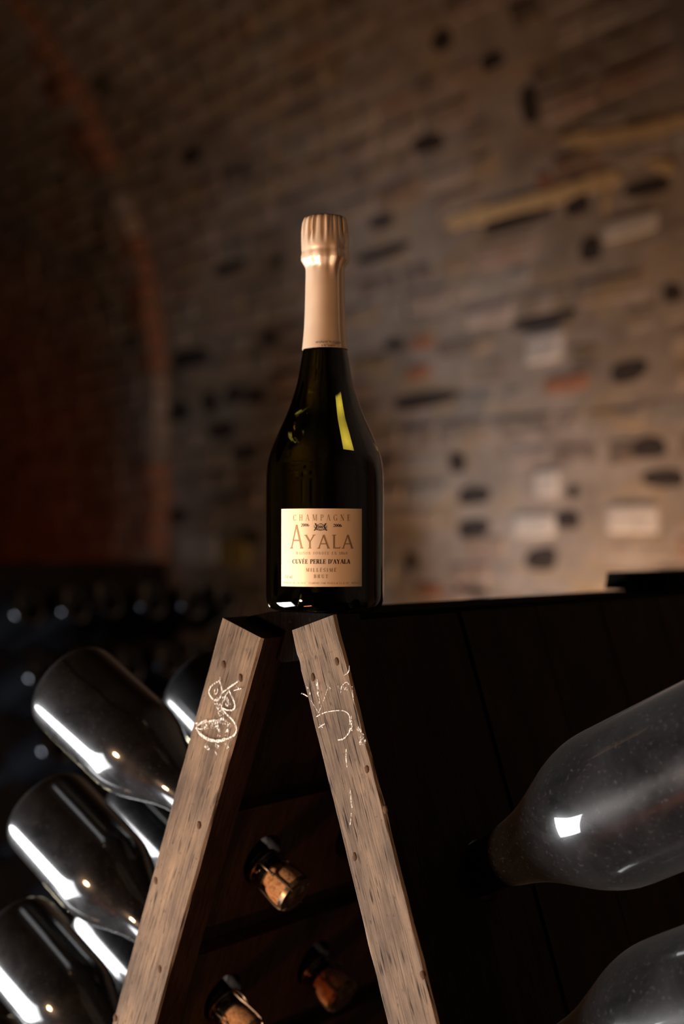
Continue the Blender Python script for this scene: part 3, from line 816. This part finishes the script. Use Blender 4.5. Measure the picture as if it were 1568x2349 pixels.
def glyph_quads(ch, bold):
    w_, prim = GL[ch]; out = []
    for p in prim:
        if p[0] == 'l':
            _, x0, y0, x1, y1, t = p; t *= bold
            dx, dy = x1 - x0, y1 - y0; L = math.hypot(dx, dy) or 1; nx, ny = -dy / L * t / 2, dx / L * t / 2
            if abs(dx) > abs(dy) * .15 and abs(dy) > abs(dx) * .15:   # slanted strokes: cut level
                nx, ny = t / 2 * (L / abs(dy)) if abs(dy) > 0 else 0, 0
                nx = min(nx, t)
            m = 3
            for k in range(m):
                a, b = k / m, (k + 1) / m
                out.append([(x0 + dx * a + nx, y0 + dy * a + ny), (x0 + dx * b + nx, y0 + dy * b + ny), (x0 + dx * b - nx, y0 + dy * b - ny), (x0 + dx * a - nx, y0 + dy * a - ny)])
        else:
            _, cx, cy, rx, ry, a0, a1 = p; n = max(6, int(abs(a1 - a0) / 14)); prev = None
            for k in range(n + 1):
                a = math.radians(a0 + (a1 - a0) * k / n); c, s = math.cos(a), math.sin(a)
                t = (TN + (TH - TN) * abs(c) ** 1.6) * bold / 2
                nx, ny = c * ry, s * rx; L = math.hypot(nx, ny) or 1; nx /= L; ny /= L
                cur = ((cx + rx * c + nx * t, cy + ry * s + ny * t), (cx + rx * c - nx * t, cy + ry * s - ny * t))
                if prev: out.append([prev[0], cur[0], cur[1], prev[1]])
                prev = cur
    return w_, out
def write(mb, text, x0, x1, yb, yt, rad, bold=1.0, gap=.08, lift=.00035):
    """lettering bent on the bottle between pixel columns x0..x1, baseline yb, cap line yt"""
    a0, zb = surf(x0, yb, rad); a1, _ = surf(x1, yb, rad); _, zt = surf((x0 + x1) / 2, yt, rad); _, zb = surf((x0 + x1) / 2, yb, rad)
    tot = sum(GL[c][0] for c in text) + gap * (len(text) - 1); x = 0
    for c in text:
        w_, qs = glyph_quads(c, bold)
        for qd in qs:
            vv = []
            for (gx, gy) in qd:
                a = a0 + (a1 - a0) * (x + gx) / tot; z = zb + (zt - zb) * gy
                r = (rad(z) if callable(rad) else rad) + lift
                vv.append((r * math.cos(a), r * math.sin(a), z))
            mb.add(vv, [(0, 1, 2, 3)])
        x += w_ + gap
LET = []
m_ = MB(); write(m_, 'CHAMPAGNE', 672, 802, 1194.5, 1180.5, RB, .62, .55); LET.append((m_, 'print_gold', 'lettering'))
m_ = MB(); write(m_, 'a', 666, 694.5, 1258.5, 1204, RB, .95); LET.append((m_, 'print_gold', 'lettering'))
m_ = MB(); write(m_, 'yala', 697, 808.5, 1258.5, 1227, RB, 1.0, .14); LET.append((m_, 'print_gold', 'lettering'))
m_ = MB(); write(m_, 'MAISON FONDÉE EN 1860', 678, 795, 1272.5, 1266, RB, .9, .32); LET.append((m_, 'print_pale', 'lettering'))
m_ = MB(); write(m_, "CUVÉE PERLE D'AYALA", 670.5, 801.5, 1293.4, 1283.2, RB, 1.25, .03); LET.append((m_, 'foil_black', 'lettering'))
m_ = MB(); write(m_, 'MILLÉSIMÉ', 701, 770.5, 1311.8, 1303.5, RB, .95, .3); LET.append((m_, 'print_gold', 'lettering'))
m_ = MB(); write(m_, 'BRUT', 719, 751.5, 1326.3, 1318.3, RB, .95, .35); LET.append((m_, 'print_gold', 'lettering'))
m_ = MB(); write(m_, '2006', 689.8, 708.6, 1208, 1201, RB, 1.2, .05); LET.append((m_, 'foil_black', 'lettering'))
m_ = MB(); write(m_, '2006', 763.4, 782.8, 1209, 1202, RB, 1.2, .05); LET.append((m_, 'foil_black', 'lettering'))
m_ = MB(); write(m_, '750 mj', 652.5, 670, 1327, 1319, RB, .8, .05); LET.append((m_, 'print_pale', 'lettering'))
m_ = MB(); write(m_, 'PRODUIT DE FRANCE   ÉLABORÉ PAR AYALA & Co À AY   FRANCE', 650, 824, 1340, 1336, RB, .9, .12); LET.append((m_, 'print_pale', 'lettering'))
# crest: two rampant beasts holding a cartouche, on a scroll
def crest(mb, cx, cy, sc_):
    def P(pts, w_):
        for (x0, y0), (x1, y1) in zip(pts[:-1], pts[1:]):
            dx, dy = x1 - x0, y1 - y0; L = math.hypot(dx, dy) or 1; nx, ny = -dy / L * w_ / 2, dx / L * w_ / 2
            vv = []
            for gx, gy in ((x0 + nx, y0 + ny), (x1 + nx, y1 + ny), (x1 - nx, y1 - ny), (x0 - nx, y0 - ny)):
                a, z = surf(cx + gx * sc_, cy + gy * sc_, RB); r = RB + .00035; vv.append((r * math.cos(a), r * math.sin(a), z))
            mb.add(vv, [(0, 1, 2, 3)])
    for m in (-1, 1):
        P([(m * 66, -36), (m * 60, -40), (m * 50, -36)], 9); P([(m * 58, -34), (m * 50, -22), (m * 44, -6), (m * 52, 8), (m * 60, 22)], 14)
        P([(m * 46, -16), (m * 34, -26), (m * 30, -22)], 6); P([(m * 48, -4), (m * 32, -4)], 5)
        P([(m * 50, 6), (m * 38, 18), (m * 42, 28)], 8); P([(m * 58, 18), (m * 66, 34), (m * 74, 34)], 8)
        P([(m * 60, 12), (m * 72, 4), (m * 70, -10), (m * 76, -18)], 4.5)
        P([(m * 76, 42), (m * 50, 30), (m * 24, 34), (0, 40)], 7)
        P([(0, -34), (m * 20, -32), (m * 28, -20), (m * 28, 4), (m * 20, 22), (0, 30)], 5)
        P([(m * 4, -34), (m * 10, -42)], 4)
    P([(-16, 16), (-8, -18), (0, 16)], 4); P([(0, 16), (8, -18), (16, 16)], 4); P([(-12, 2), (12, 2)], 3)
    P([(-20, -14), (-18, 10)], 3); P([(20, -14), (18, 10)], 3)
m_ = MB(); crest(m_, 734.6, 1209, 15 / 76); LET.append((m_, 'foil_black', 'crest'))
for m_, k_, n_ in LET: m_.build(n_, M[k_], label)
fk = MB()
rad_f = 49.6 * K + .0004
def rf(z): return float(np.interp(z, [p[1] for p in fp], [p[0] for p in fp]))
def write_foil(mb, text, x0, x1, yb, yt):
    rr = rf((1402 - yb) * K); a0, _ = surf(x0, yb, rr); a1, _ = surf(x1, yb, rr)
    zb = (1402 - yb) * K; zt = (1402 - yt) * K; _, zb = surf((x0 + x1) / 2, yb, rr); _, zt = surf((x0 + x1) / 2, yt, rr)
    tot = sum(GL[c][0] for c in text) + .08 * (len(text) - 1); x = 0
    for c in text:
        w_, qs = glyph_quads(c, 1.2)
        for qd in qs:
            vv = []
            for gx, gy in qd:
                a = a0 + (a1 - a0) * (x + gx) / tot; z = zb + (zt - zb) * gy; r = rf(z) + .0014
                vv.append((r * math.cos(a), r * math.sin(a), z))
            mb.add(vv, [(0, 1, 2, 3)])
        x += w_ + .08
fk2 = MB()
write_foil(fk, 'MAISON FONDÉE', 725, 778, 787.5, 783)
write_foil(fk2, 'EN 1860', 737.5, 766, 795.2, 791)
fk.build('lettering', M['foil_black'], foil); fk2.build('lettering', M['foil_black'], foil)

# bottles resting in the rack ------------------------------------------------
RP = [(112, 1401), (126, 1395), (132, 1384), (134.3, 1368), (134.6, 1330), (134.6, 1250), (134.6, 1170), (134.4, 1130), (132.5, 1102), (127, 1076), (117, 1046), (104, 1018), (90, 988), (77, 960), (67, 932), (60, 905), (54.6, 876), (50.5, 845), (47.5, 800), (45.5, 745), (44, 700), (42, 640), (41.5, 618), (46, 612), (46, 596), (41, 590), (40, 570)]
RPROF = spline([(h * K, (1402 - y) * K) for h, y in RP], 3)
def bottle_meshes(neck=1.0):
    rprof = [(r, z if z < .17 else .17 + (z - .17) * neck) for r, z in RPROF]
    v, f = lathe([(0, .022), (.012, .019), (.024, .010), (.031, .002), (.033, .0)] + rprof + [(0, rprof[-1][1])], 72)
    o = mesh('glass_body', v, f, M['dusty'], None, 50, link=False); body = o.data
    zt = rprof[-1][1]
    v, f = lathe([(0, zt - .002), (.0105, zt - .002), (.0108, zt + .003), (.0135, zt + .006), (.0152, zt + .012), (.0155, zt + .020), (.0140, zt + .0245), (0, zt + .0255)], 28)
    cork = mesh('cork', v, f, M['cork'], None, 50, link=False).data
    v, f = lathe([(0, zt + .0250), (.0150, zt + .0248), (.0158, zt + .0225), (.0163, zt + .0225), (.0158, zt + .0262), (.0135, zt + .0268), (.0125, zt + .0262), (.0095, zt + .0262), (.0085, zt + .0270), (0, zt + .0275)], 28)
    cap = mesh('wire_cap', v, f, M['cap'], None, 60, link=False).data
    mb = MB()
    ring = [(.0150 * math.cos(a), .0150 * math.sin(a), zt - .010) for a in [i * math.pi / 9 for i in range(19)]]
    mb.tube(ring, .0008, 5, False)
    for k in range(4):
        a = k * math.pi / 2 + .3
        mb.tube([(r * math.cos(a + t), r * math.sin(a + t), z) for r, z, t in ((.0152, zt - .010, .12), (.0150, zt, .05), (.0158, zt + .008, 0), (.0166, zt + .018, 0), (.0164, zt + .0235, 0), (.0140, zt + .0275, 0), (.012, zt + .0272, 0))], .0008, 5)
    a = -1.2
    mb.tube([(r * math.cos(a), r * math.sin(a), z) for r, z in ((.0155, zt - .010), (.0185, zt - .008), (.0195, zt - .001), (.0190, zt + .006), (.0175, zt + .008), (.0170, zt + .001))], .0010, 6)
    wire = mesh('wire_cage', mb.v, mb.f, M['wire'], None, 60, link=False).data
    return body, cork, cap, wire
SMALL = bottle_meshes(); BIG = bottle_meshes(.78)
def bottle(base, direction, label_, group=None, scale=1.0, spin=0.0, parts=True, body=None, meshes=None):
    """base centre (world), unit direction base -> neck (world)"""
    r = empty('riddled_bottle')
    q_ = Vector(direction).to_track_quat('Z', 'X')
    r.matrix_world = Matrix.Translation(base) @ q_.to_matrix().to_4x4() @ Matrix.Rotation(spin, 4, 'Z') @ Matrix.Scale(scale, 4)
    B4 = meshes or SMALL
    for nm, me in (('glass_body', body or B4[0]),) + ((('cork', B4[1]), ('wire_cap', B4[2]), ('wire_cage', B4[3])) if parts else ()):
        o = bpy.data.objects.new(nm, me); COL.objects.link(o); o.parent = r
    tag(r, label_, 'bottle', group); return r
def rdir(phi, psi, side='L'):
    ph, ps = math.radians(phi), math.radians(psi)
    if side == 'L': return N_ * math.cos(ph) * math.cos(ps) + D_ * math.sin(ps) - Vector((0, 0, 1)) * math.sin(ph) * math.cos(ps)
    return -(N_ * math.cos(ph) * math.cos(ps) - D_ * math.sin(ps) + Vector((0, 0, 1)) * math.sin(ph) * math.cos(ps))
def hole(side, row, col, M_=RM): return M_ @ bl(side, C0[side] + DCOL * col, ROW0 + DROW[side] * row, -.015)
G1 = 'bottles stuck neck down in the left leaf of the rack'
LAB = {(0, 0): 'dusty dark bottle with streaky grime, uppermost of the front left column',
       (1, 0): 'dusty dark bottle second from the top in the front left column, long white reflection',
       (2, 0): 'dusty dark bottle third from the top at the left edge',
       (3, 0): 'dark bottle lowest at the bottom left corner, only its shoulder in view',
       (0, 1): 'dark unlit bottle just behind the uppermost left bottle, beside the rack top',
       (1, 1): 'dark bottle whose wired cork pokes inside the rack beside the right rack end',
       (2, 1): 'dark bottle in the second column glimpsed behind the third left bottle'}
TINS = {(0, 1): .203}
for (row, col), lb in LAB.items():
    H = hole('L', row, col); phi, psi = {(0, 0): (30.5, 1), (1, 0): (31, -1), (2, 0): (31, 0), (3, 0): (31, 0), (0, 1): (34, -2), (1, 1): (31, 0), (2, 1): (31, 0)}[(row, col)]
    dv = rdir(phi, psi); base = H - dv * TINS.get((row, col), .235)
    bottle(base, dv, lb, G1, 1.0, {(0, 0): 2.2, (1, 1): .7, (1, 0): 1.1}.get((row, col), 0))
    print('L', row, col, [round(c) for c in proj(base)], [round(c) for c in proj(base + dv * .3)])
for row, lb in ((0, 'large dark bottle jutting from the right side of the rack, white square reflection'), (1, 'dark bottle low in the bottom right corner, barely lit shoulder')):
    H = hole('R', row, 0); dv = rdir(27.5, 5, 'R'); base = H - dv * (.203 * 1.25)
    bottle(base, dv, lb, 'bottles stuck in the right leaf of the rack', 1.25, .5, True, None, BIG)
    print('R', row, [round(c) for c in proj(H)], [round(c) for c in proj(base)])

# a black run of grime down the dusty uppermost left bottle
from mathutils.bvhtree import BVHTree
top_b = next(o for o in bpy.data.objects if o.name.startswith('riddled_bottle') and 'streaky grime' in o.get('label', ''))
tm = top_b.matrix_world.copy(); bd = SMALL[0]
bv = BVHTree.FromPolygons([tm @ v.co for v in bd.vertices], [tuple(p.vertices) for p in bd.polygons])
gp_ = []
GR = [(142, 1513), (158, 1530), (175, 1549), (200, 1568), (227, 1588), (250, 1613), (267, 1624), (308, 1645)]
for a, b in zip(GR[:-1], GR[1:]):
    for k in range(5):
        x, y = a[0] + (b[0] - a[0]) * k / 5, a[1] + (b[1] - a[1]) * k / 5
        hit = bv.ray_cast(EYE, ray(x, y).normalized())
        if hit[0] is not None: gp_.append((hit[0], hit[1]))
v = []; f = []; ti = tm.inverted()
for i, (p, n_) in enumerate(gp_):
    t = gp_[min(i + 1, len(gp_) - 1)][0] - gp_[max(i - 1, 0)][0]; sd = t.cross(n_).normalized()
    w_ = .0016 * (.6 + .7 * abs(noise.noise(Vector((i * .7, 2, 0))))) * min(1, (i + 1) / 3) * (1 - .7 * i / len(gp_))
    v += [ti @ (p + n_ * .0004 + sd * w_), ti @ (p + n_ * .0004 - sd * w_)]
for i in range(len(gp_) - 1): f.append((2 * i, 2 * i + 1, 2 * i + 3, 2 * i + 2))
M['grime'] = simple('black_grime', (.002, .002, .002), .8, 0, Specular_IOR_Level=.1)
gr = mesh('grime_streak', v, f, M['grime'], top_b); gr['label'] = 'black run of grime'

# second rack standing behind at the left, full of bottles
rack2, _ = make_rack(8)
O2 = Vector((-1.09, 2.81, RIDGE)); RM2 = Matrix.Translation(O2) @ Matrix.Rotation(-YAW, 4, 'Z'); rack2.matrix_world = RM2
tag(rack2, 'dark riddling rack full of bottles standing in the shadow behind at the left', 'wine rack')
M['glass_far'] = simple('far_rack_glass', (.004, .004, .0045), .30, 0, Coat_Weight=1.0, Coat_Roughness=.03, Specular_IOR_Level=.05)  # plain near-black glass under a full glossy coat
BODY2 = SMALL[0].copy(); BODY2.materials[0] = M['glass_far']
for row in range(5):
    for col in range(2, 8):
        H = hole('R', row, col, RM2); dv = rdir(29 + random.uniform(-2, 2), random.uniform(-3, 3), 'R')
        bottle(H - dv * .235, dv, 'shadowed bottle base in the blurred rack behind the left bottles', 'bottles in the blurred back rack', 1.0, 0, False, BODY2)
